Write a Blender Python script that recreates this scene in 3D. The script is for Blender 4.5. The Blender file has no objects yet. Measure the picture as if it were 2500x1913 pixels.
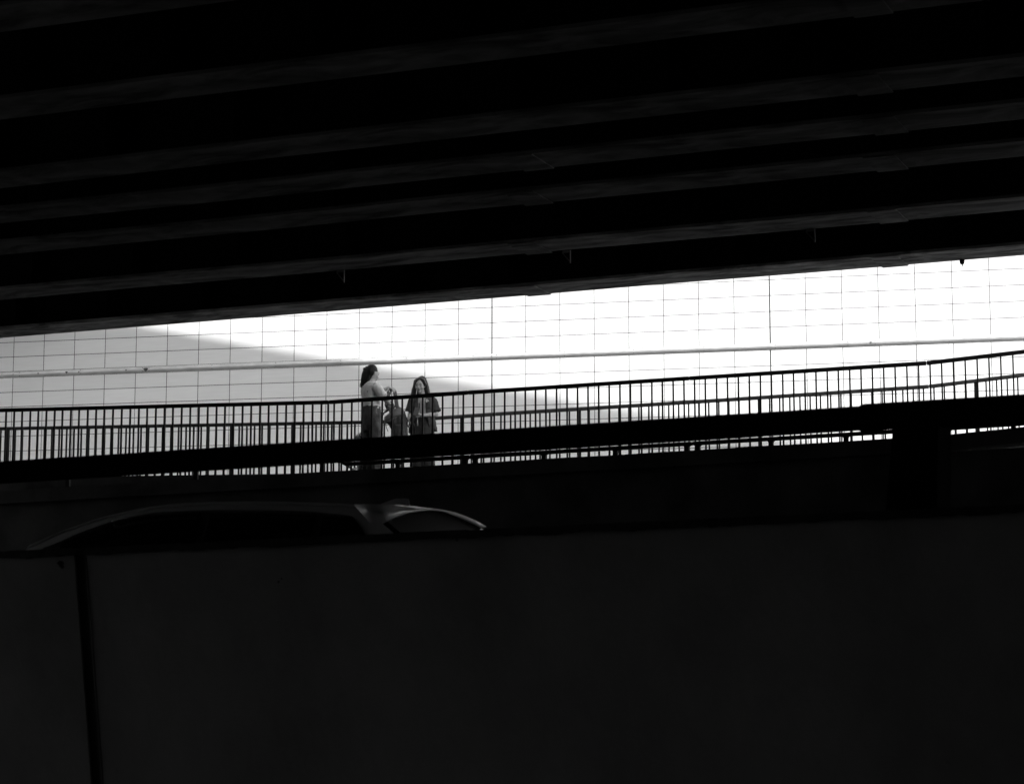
import bpy, bmesh, math, random
from mathutils import Vector, Matrix, noise
random.seed(7)
R = math.radians
sc = bpy.context.scene
col = sc.collection

# ------------------------------------------------------------------ camera
CZ = 1.6
FPX, PITCH = 5903.0, R(9.0)
cd = bpy.data.cameras.new('camera'); cam = bpy.data.objects.new('camera', cd); col.objects.link(cam)
cam.location = (0, 0, CZ); cam.rotation_euler = (R(90) + PITCH, 0, 0)
cd.sensor_width = 36; cd.lens = 36 * FPX / 2500; cd.clip_start = 0.1; cd.clip_end = 2000
cd.dof.use_dof = True; cd.dof.focus_distance = 33.5; cd.dof.aperture_fstop = 5.0
sc.camera = cam

# ------------------------------------------------------------------ light
SUNDIR = Vector((0.22, -0.731, 1.0)).normalized()        # towards the sun
elev = math.asin(SUNDIR.z); azim = math.atan2(SUNDIR.x, SUNDIR.y)
w = bpy.data.worlds.new('World'); sc.world = w; w.use_nodes = True
nt = w.node_tree; bg = nt.nodes['Background']
sky = nt.nodes.new('ShaderNodeTexSky'); sky.sky_type = 'NISHITA'; sky.sun_disc = False
sky.sun_elevation = elev; sky.sun_rotation = azim
bwn = nt.nodes.new('ShaderNodeRGBToBW')                    # the photograph is black and white
nt.links.new(sky.outputs[0], bwn.inputs[0]); nt.links.new(bwn.outputs[0], bg.inputs[0])
bg.inputs[1].default_value = 0.15
sl = bpy.data.lights.new('sun', 'SUN'); sl.energy = 2.0; sl.angle = R(0.5); sl.color = (1, 1, 1)
so = bpy.data.objects.new('sun', sl); col.objects.link(so)
so.rotation_euler = SUNDIR.to_track_quat('Z', 'Y').to_euler(); so.location = (0, 0, 60)
sc.view_settings.view_transform = 'Standard'; sc.view_settings.look = 'None'
sc.view_settings.exposure = 1.87; sc.view_settings.gamma = 1.0

# ------------------------------------------------------------------ pixel geometry
def ray(u, v):
    x = (u - 1250) / FPX; y = (956.5 - v) / FPX
    return Vector((x, math.cos(PITCH) - y * math.sin(PITCH), math.sin(PITCH) + y * math.cos(PITCH)))
def hit(u, v, yc, psi):
    """world point where the sight line of a pixel meets the vertical plane Y = yc - tan(psi) X"""
    d = ray(u, v); t = yc / (d.y + math.tan(R(psi)) * d.x)
    return Vector((d.x * t, d.y * t, d.z * t + CZ))
def vert_of(p):
    q = Vector(p) - Vector((0, 0, CZ))
    f = q.y * math.cos(PITCH) + q.z * math.sin(PITCH); up = -q.y * math.sin(PITCH) + q.z * math.cos(PITCH)
    return 1250 + FPX * q.x / f, 956.5 - FPX * up / f
PSI = 22.5                                                 # heading of the road, the deck and the parapets
def road_frame(p, psi=PSI):
    """world -> (s, t) along / across the road"""
    c, s = math.cos(R(psi)), math.sin(R(psi))
    return p.x * c - p.y * s, p.x * s + p.y * c
def from_road(s, t, z=0, psi=PSI):
    c, sn = math.cos(R(psi)), math.sin(R(psi))
    return Vector((s * c + t * sn, -s * sn + t * c, z))
CP = math.cos(R(PSI))

# ------------------------------------------------------------------ materials
def mat(name, base, rough=0.7, metal=0.0, spec=0.5, var=0.0, scale=(1, 1, 1), nscale=4.0, detail=6, bump=0.0, bscale=40.0, coat=0.0, dist=0.0, lo=0.35, hi=0.65, trans=0.0):
    m = bpy.data.materials.new(name); m.use_nodes = True
    n = m.node_tree.nodes; l = m.node_tree.links; b = n['Principled BSDF']
    b.inputs['Base Color'].default_value = (base, base, base, 1)
    b.inputs['Roughness'].default_value = rough; b.inputs['Metallic'].default_value = metal
    b.inputs['Specular IOR Level'].default_value = spec; b.inputs['Coat Weight'].default_value = coat
    tc = n.new('ShaderNodeTexCoord')
    mp = n.new('ShaderNodeMapping'); mp.inputs['Scale'].default_value = scale
    l.new(tc.outputs['Object'], mp.inputs['Vector'])
    if var:
        t = n.new('ShaderNodeTexNoise'); t.inputs['Scale'].default_value = nscale; t.inputs['Detail'].default_value = detail
        t.inputs['Distortion'].default_value = dist; t.inputs['Roughness'].default_value = 0.6
        l.new(mp.outputs[0], t.inputs['Vector'])
        r = n.new('ShaderNodeMapRange'); r.inputs['From Min'].default_value = lo; r.inputs['From Max'].default_value = hi
        r.inputs['To Min'].default_value = base * (1 - var); r.inputs['To Max'].default_value = base * (1 + var)
        l.new(t.outputs['Fac'], r.inputs['Value'])
        l.new(r.outputs[0], b.inputs['Base Color'])
    if bump:
        t2 = n.new('ShaderNodeTexNoise'); t2.inputs['Scale'].default_value = bscale; t2.inputs['Detail'].default_value = 5
        l.new(mp.outputs[0], t2.inputs['Vector'])
        bp = n.new('ShaderNodeBump'); bp.inputs['Strength'].default_value = bump; bp.inputs['Distance'].default_value = 0.01
        l.new(t2.outputs['Fac'], bp.inputs['Height']); l.new(bp.outputs[0], b.inputs['Normal'])
    return m

M = dict(
    concrete=mat('concrete', 0.10, 0.9, var=0.35, nscale=1.3, bump=0.4, bscale=25, spec=0.2),
    soffit=mat('soffit_steel', 0.22, 0.95, var=0.55, scale=(0.7, 1.5, 1.5), nscale=1.5, detail=10, dist=0.9, bump=0.2, bscale=12, spec=0.0),
    peeled=mat('peeling_steel_wall_lit', 0.62, 0.95, var=0.6, scale=(0.7, 2.0, 2.0), nscale=1.7, detail=11, dist=1.4, bump=0.3, bscale=12, spec=0.0, lo=.38, hi=.68),  # blotches are real stains; the paler base adds light from the wall
    peeled_lit2=mat('stained_steel_wall_lit', 0.36, 0.95, var=0.6, scale=(0.6, 1.8, 1.8), nscale=1.6, detail=11, dist=1.2, bump=0.3, bscale=12, spec=0.0, lo=.36, hi=.68),
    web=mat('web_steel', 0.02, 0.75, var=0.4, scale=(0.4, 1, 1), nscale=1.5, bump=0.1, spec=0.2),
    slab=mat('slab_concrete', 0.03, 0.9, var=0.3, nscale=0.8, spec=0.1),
    rail=mat('rail_paint', 0.022, 0.8, var=0.3, nscale=9, spec=0.12), gloss_rail=mat('rail_paint_glossy', 0.018, 0.3, var=0.3, nscale=9, spec=0.7),
    lit_rail=mat('rail_paint_lit', 0.06, 0.4, var=0.25, nscale=9, spec=0.5),  # greyer tone stands for light falling on the dark far rail
    asphalt=mat('asphalt', 0.035, 0.9, var=0.3, nscale=3, bump=0.5, bscale=60, spec=0.15),
    embank=mat('embankment_paving', 0.11, 0.95, var=0.3, nscale=0.7, spec=0.1),
    ground=mat('ground', 0.04, 0.95, var=0.4, nscale=0.4, spec=0.1),
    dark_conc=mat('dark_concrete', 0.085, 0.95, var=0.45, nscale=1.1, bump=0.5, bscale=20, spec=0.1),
    beam=mat('beam_paint', 0.008, 0.9, var=0.3, nscale=3, spec=0.0),
    parapet=mat('parapet_concrete', 0.38, 0.92, var=0.16, scale=(1.0, 1, 0.7), nscale=1.4, detail=12, bump=0.5, bscale=18, spec=0.15),
    coping=mat('coping_dark', 0.035, 0.95, var=0.6, nscale=5, detail=9, bump=0.6, bscale=22, spec=0.1),  # darker, uneven tone along the top of the wall
    skin=mat('skin', 0.48, 0.5, var=0.05, spec=0.35),
    hair=mat('hair', 0.008, 0.5, var=0.5, scale=(60, 60, 2), nscale=3, bump=0.5, bscale=4, spec=0.3),
    hair2=mat('hair_brown', 0.02, 0.4, var=0.5, scale=(60, 60, 2), nscale=3, bump=0.5, bscale=4, spec=0.5),
    tee=mat('light_cotton', 0.88, 0.9, var=0.06, nscale=8, bump=0.3, bscale=30, spec=0.1),
    trousers=mat('dark_trousers', 0.2, 0.9, var=0.35, nscale=7, bump=0.5, bscale=14, spec=0.1),
    trousers3=mat('grey_trousers', 0.12, 0.9, var=0.35, nscale=7, bump=0.5, bscale=14, spec=0.1),
    trousers2=mat('black_trousers', 0.06, 0.9, var=0.35, nscale=7, bump=0.5, bscale=14, spec=0.1),
    shirt=mat('dark_shirt', 0.075, 0.85, var=0.35, scale=(3, 3, 0.7), nscale=6, bump=0.5, bscale=14, spec=0.15),
    inner=mat('grey_top', 0.5, 0.9, var=0.15, nscale=8, bump=0.3, spec=0.1),
    bag=mat('bag_fabric', 0.08, 0.6, var=0.35, scale=(1, 1, 1), nscale=9, bump=0.5, bscale=18, spec=0.3),
    bag2=mat('bag_lid_fabric', 0.2, 0.5, var=0.2, nscale=9, bump=0.3, bscale=18, spec=0.35),
    strap=mat('strap_webbing', 0.10, 0.7, var=0.2, nscale=30),
    metal=mat('polished_metal', 0.7, 0.2, 1.0),
    plastic=mat('black_plastic', 0.015, 0.3, spec=0.5),
    pale=mat('pale_fabric', 0.4, 0.85, var=0.15, nscale=12, bump=0.4),
    rubber=mat('rubber', 0.02, 0.8),
    eye=mat('eye_dark', 0.01, 0.2), lips=mat('lips', 0.16, 0.45), headband=mat('headband', 0.2, 0.3, spec=0.8, coat=0.6),
    car=mat('car_paint', 0.36, 0.5, 0.15, var=0.03, nscale=3, coat=0.12),
    glass=mat('tinted_glass', 0.004, 0.06, spec=0.6), rear_glass=mat('dark_rear_glass', 0.003, 0.3, spec=0.01), trim=mat('black_trim', 0.015, 0.35, spec=0.5),
    chrome=mat('chrome_trim', 0.75, 0.12, 1.0), lamp=mat('lamp_lens', 0.10, 0.15, spec=0.7), rim=mat('alloy_rim', 0.45, 0.3, 0.9),
    concrete_light=mat('far_concrete', 0.32, 0.9, var=0.2, nscale=0.6),
)

# ------------------------------------------------------------------ mesh builder
class MB:
    def __init__(s): s.v = []; s.f = []
    def add(s, vs, fs):
        k = len(s.v); s.v += [tuple(p) for p in vs]; s.f += [tuple(k + i for i in f) for f in fs]
    def box(s, a, b):
        x0, y0, z0 = a; x1, y1, z1 = b
        s.add([(x0, y0, z0), (x1, y0, z0), (x1, y1, z0), (x0, y1, z0), (x0, y0, z1), (x1, y0, z1), (x1, y1, z1), (x0, y1, z1)],
              [(0, 3, 2, 1), (4, 5, 6, 7), (0, 1, 5, 4), (1, 2, 6, 5), (2, 3, 7, 6), (3, 0, 4, 7)])
    def hexa(s, p): s.add(p, [(0, 3, 2, 1), (4, 5, 6, 7), (0, 1, 5, 4), (1, 2, 6, 5), (2, 3, 7, 6), (3, 0, 4, 7)])
    def bar(s, a, b, wd, ht, up=Vector((0, 0, 1))):
        """straight bar a->b, wd across, ht along up"""
        a, b = Vector(a), Vector(b); d = (b - a).normalized(); x = d.cross(up).normalized(); y = x.cross(d).normalized()
        x *= wd / 2; y *= ht / 2
        s.hexa([a - x - y, a + x - y, b + x - y, b - x - y, a - x + y, a + x + y, b + x + y, b - x + y])
    def rings(s, rs, cap=True, closed=True):
        n = len(rs[0]); k = len(s.v)
        for r in rs: s.v += [tuple(p) for p in r]
        for i in range(len(rs) - 1):
            for j in range(n if closed else n - 1):
                a = k + i * n + j; b = k + i * n + (j + 1) % n
                s.f.append((a, b, b + n, a + n))
        if cap and closed:
            s.f.append(tuple(k + j for j in reversed(range(n)))); s.f.append(tuple(k + (len(rs) - 1) * n + j for j in range(n)))
    def tube(s, pts, rad, n=10, flat=1.0, ref=Vector((0, 1, 0.013)), round_ends=True):
        pts = [Vector(p) for p in pts]
        if not hasattr(rad, '__len__'): rad = [rad] * len(pts)
        rad = list(rad)
        if round_ends:
            d0 = (pts[0] - pts[1]).normalized(); d1 = (pts[-1] - pts[-2]).normalized()
            P0 = [pts[0] + d0 * rad[0] * .98, pts[0] + d0 * rad[0] * .7]; R0 = [rad[0] * .2, rad[0] * .72]
            P1 = [pts[-1] + d1 * rad[-1] * .7, pts[-1] + d1 * rad[-1] * .98]; R1 = [rad[-1] * .72, rad[-1] * .2]
            pts = P0 + pts + P1; rad = R0 + rad + R1
        rs = []
        x = None
        for i, p in enumerate(pts):
            d = (pts[min(i + 1, len(pts) - 1)] - pts[max(i - 1, 0)]).normalized()
            if x is None: x = d.cross(ref).normalized()
            else: x = (x - d * x.dot(d)).normalized()
            y = d.cross(x)
            rs.append([p + (x * math.cos(t) + y * math.sin(t) * flat) * rad[i] for t in [2 * math.pi * k / n for k in range(n)]])
        s.rings(rs)
    def build(s, name, m, parent=None, smooth=False, origin=(0, 0, 0), rot=0.0, label=None):
        me = bpy.data.meshes.new(name); me.from_pydata(s.v, [], s.f); me.validate(); me.update()
        bm = bmesh.new(); bm.from_mesh(me); bmesh.ops.recalc_face_normals(bm, faces=bm.faces); bm.to_mesh(me); bm.free()
        me.materials.append(m)
        if smooth:
            for p in me.polygons: p.use_smooth = True
        o = bpy.data.objects.new(name, me); col.objects.link(o)
        o.location = origin; o.rotation_euler = (0, 0, rot)
        if parent: o.parent = parent
        if label: o['label'] = label
        return o
def bevel(o, wdt=0.005, seg=2):
    md = o.modifiers.new('bevel', 'BEVEL'); md.width = wdt; md.segments = seg; md.limit_method = 'ANGLE'; md.angle_limit = R(40)
    return o
def tag(o, label=None, cat=None, group=None, kind=None):
    if label: o['label'] = label
    if cat: o['category'] = cat
    if group: o['group'] = group
    if kind: o['kind'] = kind
    return o
def thing(name, label, cat, loc=(0, 0, 0), rz=0.0, group=None):
    o = bpy.data.objects.new(name, None); col.objects.link(o); o.location = loc; o.rotation_euler = (0, 0, rz)
    o.empty_display_size = 0.3
    return tag(o, label, cat, group)
def solid(mb, name, m, parent, voxel=0.008, smooth_it=6, disp=None, origin=(0, 0, 0)):
    """fuse overlapping closed volumes into ONE continuous surface"""
    o = mb.build(name, m, None)
    rm = o.modifiers.new('fuse', 'REMESH'); rm.mode = 'VOXEL'; rm.voxel_size = voxel; rm.use_smooth_shade = True
    if smooth_it:
        sm = o.modifiers.new('smooth', 'SMOOTH'); sm.factor = 0.5; sm.iterations = smooth_it
    dg = bpy.context.evaluated_depsgraph_get()
    me = bpy.data.meshes.new_from_object(o.evaluated_get(dg)); me.name = name
    o.modifiers.clear(); old = o.data; o.data = me; bpy.data.meshes.remove(old)
    if disp:
        ns = [v.normal.copy() for v in me.vertices]
        for v, nn in zip(me.vertices, ns): v.co += nn * disp(v.co)
    for p in me.polygons: p.use_smooth = True
    if not me.materials: me.materials.append(m)
    o.parent = parent; o.location = origin
    return o

# ================================================================== SETTING
g = MB(); g.box((-400, -300, -0.5), (400, 400, 0)); tag(g.build('ground', M['ground']), kind='structure')
PT = 14 * CP                                                # parapet plane in road coordinates (t)
ROADZ = 2.0
# the raised road behind the parapet
g = MB(); g.box((-260, PT + 0.45, 0), (260, 28.5 * CP, ROADZ)); tag(g.build('road', M['asphalt'], rot=-R(PSI)), kind='structure')
# embankment the walkway stands on, behind the retaining wall
g = MB(); g.box((-260, 28.5 * CP + 0.5, 0), (260, 46.5, 3.2)); tag(g.build('embankment', M['embank'], rot=-R(PSI)), kind='structure')

# ------------------------------------------------------------------ white panelled wall
WPSI, WYC = 15.3, 46.0
wo = hit(1201, 863, WYC, WPSI)                              # joint of panels, upper edge of the trim strip
wall = thing('panelled_wall', 'tall white panelled wall behind the walkway, crossed by a metal strip, half in sun', 'wall', wo, -R(WPSI))
PW = (hit(2418.9, 850, WYC, WPSI) - hit(1200, 850, WYC, WPSI)).xy.length / 14.0
PW_ = PW
SLOPE = -0.0095
BH = 0.125
def wall_mat():
    m = bpy.data.materials.new('white_panels'); m.use_nodes = True
    n = m.node_tree.nodes; l = m.node_tree.links; b = n['Principled BSDF']
    def mth(op, a, c=None, d=None):
        q = n.new('ShaderNodeMath'); q.operation = op
        for i, x in enumerate((a, c, d)):
            if x is None: continue
            if isinstance(x, (int, float)): q.inputs[i].default_value = x
            else: l.new(x, q.inputs[i])
        return q.outputs[0]
    tc = n.new('ShaderNodeTexCoord'); sp = n.new('ShaderNodeSeparateXYZ'); l.new(tc.outputs['Object'], sp.inputs[0])
    x = sp.outputs['X']; z = sp.outputs['Z']
    h = mth('SUBTRACT', z, mth('MULTIPLY', x, SLOPE))
    # rows start at the strip: above z=0, below z=-BH
    above = mth('GREATER_THAN', h, -BH * .5)
    hh = mth('ADD', mth('MULTIPLY', above, h), mth('MULTIPLY', mth('SUBTRACT', 1.0, above), mth('ADD', h, BH)))
    row = mth('DIVIDE', hh, ROW); colx = mth('DIVIDE', x, PW_)
    rf = mth('FRACT', row); cf = mth('FRACT', colx)
    dr = mth('MULTIPLY', mth('MINIMUM', rf, mth('SUBTRACT', 1.0, rf)), ROW)
    dc = mth('MULTIPLY', mth('MINIMUM', cf, mth('SUBTRACT', 1.0, cf)), PW_)
    wide = mth('MULTIPLY', mth('GREATER_THAN', x, -1.0), mth('LESS_THAN', mth('ABSOLUTE', mth('SUBTRACT', mth('FLOOR', mth('ADD', colx, .5)), mth('MULTIPLY', mth('ROUND', mth('DIVIDE', mth('FLOOR', mth('ADD', colx, .5)), 8.0)), 8.0))), 0.2))
    jw = mth('ADD', 0.0062, mth('MULTIPLY', wide, 0.006))
    jr = mth('LESS_THAN', dr, 0.006); jc = mth('LESS_THAN', dc, jw)
    joint = mth('MAXIMUM', jr, jc)
    cid = n.new('ShaderNodeCombineXYZ'); l.new(mth('FLOOR', row), cid.inputs[0]); l.new(mth('FLOOR', colx), cid.inputs[1])
    l.new(above, cid.inputs[2])
    wn = n.new('ShaderNodeTexWhiteNoise'); l.new(cid.outputs[0], wn.inputs['Vector'])
    ns = n.new('ShaderNodeTexNoise'); mp = n.new('ShaderNodeMapping'); mp.inputs['Scale'].default_value = (1.1, 1, 14)
    l.new(tc.outputs['Object'], mp.inputs[0]); l.new(mp.outputs[0], ns.inputs['Vector']); ns.inputs['Scale'].default_value = 1.6; ns.inputs['Detail'].default_value = 5
    n2 = n.new('ShaderNodeTexNoise'); l.new(tc.outputs['Object'], n2.inputs['Vector']); n2.inputs['Scale'].default_value = .5; n2.inputs['Detail'].default_value = 3
    base = mth('ADD', 0.60, mth('ADD', mth('MULTIPLY', wn.outputs['Value'], 0.05), mth('ADD', mth('MULTIPLY', ns.outputs['Fac'], 0.13), mth('MULTIPLY', n2.outputs['Fac'], 0.06))))
    colr = mth('MULTIPLY', base, mth('SUBTRACT', 1.0, mth('MULTIPLY', joint, 0.97)))
    l.new(colr, b.inputs['Base Color'])
    b.inputs['Roughness'].default_value = 0.42; b.inputs['Specular IOR Level'].default_value = 0.4
    # every panel is very slightly dished
    cv = mth('MULTIPLY', mth('MULTIPLY', rf, mth('SUBTRACT', 1.0, rf)), 0.006)
    bp = n.new('ShaderNodeBump'); bp.inputs['Strength'].default_value = 0.6; bp.inputs['Distance'].default_value = 1.0
    l.new(mth('ADD', cv, mth('MULTIPLY', joint, -0.004)), bp.inputs['Height']); l.new(bp.outputs[0], b.inputs['Normal'])
    return m
ROW = 0.303
M['white'] = wall_mat()
g = MB()
X0, X1, ZT, ZB = -140, 120, 4.6, -12
g.hexa([(X0, 0, ZB), (X1, 0, ZB), (X1, .4, ZB), (X0, .4, ZB), (X0, 0, ZT), (X1, 0, ZT), (X1, .4, ZT), (X0, .4, ZT)])
g.build('panels', M['white'], wall)
g = MB(); g.box((X0, -.12, ZT), (X1, .5, ZT + .25)); g.build('coping', M['concrete_light'], wall)
M['strip'] = mat('strip_steel', 0.58, 0.34, 0.35, var=0.12, scale=(1.5, 4, 4), nscale=3, spec=0.5)
M['stain'] = mat('rust_stain', 0.08, 0.9, var=0.7, nscale=18)
def wx(u, v=880): return (hit(u, v, WYC, WPSI) - wo).dot(Vector((math.cos(R(WPSI)), -math.sin(R(WPSI)), 0)))
cuts = [-60, wx(355) - 22, wx(355) - 11, wx(355), 0, wx(2125), wx(2125) + 11, wx(2125) + 22, 45]
for a, b_ in zip(cuts[:-1], cuts[1:]):
    g = MB(); rs = []
    prof = [(0, 0), (-.022, -.004), (-.034, -.03), (-.036, -.062), (-.03, -.09), (-.012, -.116), (0, -.125)]
    for x in (a + .004, b_ - .004): rs.append([(x, y, z + SLOPE * x) for y, z in prof])
    g.rings(rs); g.build('trim_strip', M['strip'], wall, smooth=False)
    if a > -20 and b_ < 20:
        k = MB()
        nb = int((b_ - a) / (PW * 2))
        for i in range(nb + 1):
            x = a + .1 + i * PW * 2
            k.tube([(x, -.030, -.03 + SLOPE * x), (x, -.042, -.031 + SLOPE * x)], .007, 8)
            k.tube([(x, -.030, -.098 + SLOPE * x), (x, -.038, -.1 + SLOPE * x)], .006, 8)
        k.build('bolts', M['rail'], wall)
for x, r_ in ((wx(358), .055), (wx(310), .02), (wx(195), .018), (wx(165), .03), (wx(96), .02), (wx(35), .014), (wx(2128), .02)):   # stains round the strip's seams
    k = MB(); rs = []
    pts = []
    for i in range(14):
        t = 2 * math.pi * i / 14; q = r_ * .8 * (1 + .22 * math.sin(i * 1.35) + .1 * math.sin(i * 3.1)); pts.append((x + q * math.cos(t) * 1.1, -.0375, -.062 + SLOPE * x + q * .8 * math.sin(t)))
    k.v = pts + [(p[0], p[1] + .004, p[2]) for p in pts]; k.f = [tuple(range(14)), tuple(reversed(range(14, 28)))] + [(i, (i + 1) % 14, 14 + (i + 1) % 14, 14 + i) for i in range(14)]
    k.build('rust_stain', M['stain'], wall)

# ------------------------------------------------------------------ bridge overhead
H = 6.0 + CZ
DL, DR = -27, 45                                            # the bridge deck ends beyond both sides of the picture
deck = thing('bridge_deck', 'wide dark concrete bridge deck slab over the road, carried on the steel girders', 'bridge deck', from_road(0, 20 * CP, H), -R(PSI))
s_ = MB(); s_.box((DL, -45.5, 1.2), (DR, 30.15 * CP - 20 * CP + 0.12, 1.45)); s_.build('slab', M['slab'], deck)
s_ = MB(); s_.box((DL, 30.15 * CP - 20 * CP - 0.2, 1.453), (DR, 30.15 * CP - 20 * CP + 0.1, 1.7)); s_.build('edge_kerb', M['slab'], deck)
far = [30.15, 27.66, 25.2, 23.7, 22.2, 19.8, 17.35, 14.9, 12.4, 9.9, 7.4, 4.9, 2.4, -.1, -2.6, -5.1, -7.6, -10.1, -12.7, -15.3, -18, -21]
gl = ['stained steel girder bordering the bright wall, lowest across the picture',
      'second steel girder up from the bright wall, with small brackets under its flange',
      'third steel girder up from the bright wall', 'fourth steel girder up, its flange blotched with pale stains',
      'fifth dark steel girder up from the bright wall', 'sixth steel girder up, almost lost in the dark',
      'seventh steel girder up, crossing the upper left corner', 'eighth girder up, above the upper left corner']
def jitter_flange(a, b, y0, y1, k):
    """bottom flange with slightly uneven edges and a step at each splice"""
    mb = MB(); rs = []; n = 160
    for i in range(n + 1):
        x = a + (b - a) * i / n
        dz = .008 * noise.noise(Vector((x * .35, k * 3.1, 0))); dy = .008 * noise.noise(Vector((x * .5, k * 5.7, 4)))
        rs.append([(x, y0 + dy, dz), (x, y1 + dy, dz), (x, y1 + dy, dz + .035), (x, y0 + dy, dz + .035)])
    mb.rings(rs); return mb
for i, yc in enumerate(far):
    t1 = yc * CP; t0 = t1 - .59
    gd = thing('bridge_girder', gl[i] if i < len(gl) else 'dark steel girder under the deck, out of the picture overhead', 'girder', from_road(0, t0 + .295, H), -R(PSI), 'steel girders under the bridge deck')
    FM = M['peeled'] if i == 0 else M['peeled_lit2'] if i == 1 else M['soffit']  # first two flanges paler: glow from the wall put into their colour
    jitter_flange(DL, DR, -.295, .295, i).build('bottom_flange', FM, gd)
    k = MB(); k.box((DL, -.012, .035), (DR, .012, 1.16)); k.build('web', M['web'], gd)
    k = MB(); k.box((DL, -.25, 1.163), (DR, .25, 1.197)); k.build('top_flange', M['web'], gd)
    if i < 8:
        off = [0.2, .55, .1, .8, .4, .9, .3, .5][i]
        for q in range(-17, 10):
            x = q * 1.45 + off
            k = MB(); k.box((x, -.27, .037), (x + .016, -.013, 1.158)); k.build('stiffener', M['web'], gd)
    # splice cover plates under the flange
    if i < 7:
        for u0 in (1318, 2188) if i < 4 else (2150,):
            p = hit(u0, 700, yc, PSI); x, _ = road_frame(p)
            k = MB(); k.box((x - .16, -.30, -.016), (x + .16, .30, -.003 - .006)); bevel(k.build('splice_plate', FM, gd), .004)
for u0, lab in ((840, 'small steel bracket hanging under the second girder, leftmost of three'), (1392, 'small steel bracket hanging under the second girder, middle of three'), (1990, 'small steel bracket hanging under the second girder, rightmost of three')):
    p = hit(u0, 660, 27.66, PSI); x, t = road_frame(p)
    b_ = MB(); b_.box((x, 27.66 * CP - .02, H - .16), (x + .012, 27.66 * CP, H - .006)); b_.box((x - .09, 27.66 * CP - .02, H - .03), (x, 27.66 * CP, H - .0065))
    b_.hexa([(x - .1, 27.66 * CP - .012, H - .03), (x, 27.66 * CP - .012, H - .15), (x, 27.66 * CP - .006, H - .15), (x - .1, 27.66 * CP - .006, H - .03), (x - .088, 27.66 * CP - .012, H - .03), (x, 27.66 * CP - .012, H - .13), (x, 27.66 * CP - .006, H - .13), (x - .088, 27.66 * CP - .006, H - .03)])
    tag(b_.build('bracket', M['soffit'], rot=-R(PSI)), lab, 'bracket', 'brackets under the second girder')
p = hit(2350, 633, 30.15, PSI); x, t = road_frame(p)
b_ = MB(); b_.tube([(x, 30.15 * CP - .03, H + .0), (x, 30.15 * CP - .03, H - .03)], .03, 8); b_.tube([(x, 30.15 * CP - .03, H - .03), (x + .002, 30.15 * CP - .03, H - .075)], .006, 6)
tag(b_.build('drain_nozzle', M['rail'], rot=-R(PSI)), 'tiny dark drip nozzle under the lowest girder, against the white wall at right', 'drain nozzle')
# unseen slab added out of frame: its edge throws the slanting shadow on the wall
ud = thing('shadow_caster', 'unseen slab added above the picture to cast the slanting shadow on the wall', 'shadow caster', from_road(0, 37.5 * CP, 20.6 + CZ), -R(PSI))
k = MB(); k.box((-140, -16, -1.4), (3, 0, 0)); k.build('slab', M['slab'], ud)
k = MB(); k.box((-140, -.31, .003), (110, -.01, .9)); 
rb = thing('sky_blocker', 'unseen slab added over the gap to block sky light, left of the picture', 'sky blocker', from_road(-26, 37.5 * CP, 12.5), -R(PSI))  # added out of view to block sky and darken the wall at left
k = MB(); k.box((-60, .02, 0), (0, 14, 1.5)); k.build('slab', M['slab'], rb)
# unseen blocks added behind the camera to keep sky light out of the underpass
for a, b_, hh, lab in ((-260, -22, 22, 'unseen block added behind the camera to hold back sky light, left one'), (-20, 16, 15, 'unseen block added behind the camera to hold back sky light, middle one'), (18, 260, 24, 'unseen block added behind the camera to hold back sky light, right one')):
    t = thing('blocker', lab, 'blocker', from_road((a + b_) / 2, -28, 0), -R(PSI), 'added light-blocking blocks behind the camera')
    hw = (b_ - a) / 2
    k = MB(); k.box((-hw, -12, 0), (hw, 0, hh)); k.build('wall', M['slab'], t)  # body of the added light-blocking block
    k = MB(); k.box((-hw - .3, -12.3, hh + .003), (hw + .3, .3, hh + .5)); k.build('blocker_top', M['slab'], t)

# ------------------------------------------------------------------ foreground parapet wall and its rail
def fit(pts, yc, psi=PSI):
    q = []
    for u, v in pts:
        p = hit(u, v, yc, psi); q.append((road_frame(p, psi)[0], p.z))
    n = len(q); mx = sum(a for a, _ in q) / n; mz = sum(b for _, b in q) / n
    g_ = sum((a - mx) * (b - mz) for a, b in q) / sum((a - mx) ** 2 for a, _ in q)
    return lambda s: mz + g_ * (s - mx)
face_z = fit([(0, 1364), (700, 1330), (1400, 1301), (1900, 1276), (2500, 1252)], 14)
cop_z = fit([(0, 1346), (700, 1311), (1400, 1281), (1900, 1256), (2500, 1231)], 14)
TOPZ = cop_z(0)
s0, _ = road_frame(hit(200, 1500, 14, PSI))
pw = thing('parapet_wall', 'broad plain concrete wall filling the foreground, with a dark coping and one vertical joint', 'wall', from_road(0, PT, 0), -R(PSI))
LEAN = .19
def face_block(mb, xa, xb, dz, th, lean=LEAN, skew=(0, 0), back=0.0):
    za, zb_ = face_z(xa) + dz, face_z(xb) + dz
    mb.hexa([(xa + skew[0] * za, lean * za + back, 0), (xb + skew[1] * zb_, lean * zb_ + back, 0), (xb + skew[1] * zb_, lean * zb_ + th + back, 0), (xa + skew[0] * za, lean * za + th + back, 0),
             (xa, back, za), (xb, back, zb_), (xb, th + back, zb_), (xa, th + back, za)])
sa, _ = road_frame(hit(179, 1380, 14, PSI)); sb, _ = road_frame(hit(209, 1380, 14, PSI))
k = MB(); face_block(k, -70, sa, .02, .4, skew=(0, 0)); k.build('wall_panel', M['parapet'], pw)
k = MB(); face_block(k, sb, 50, .02, .4, skew=(0, 0)); k.build('wall_panel', M['parapet'], pw)
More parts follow.
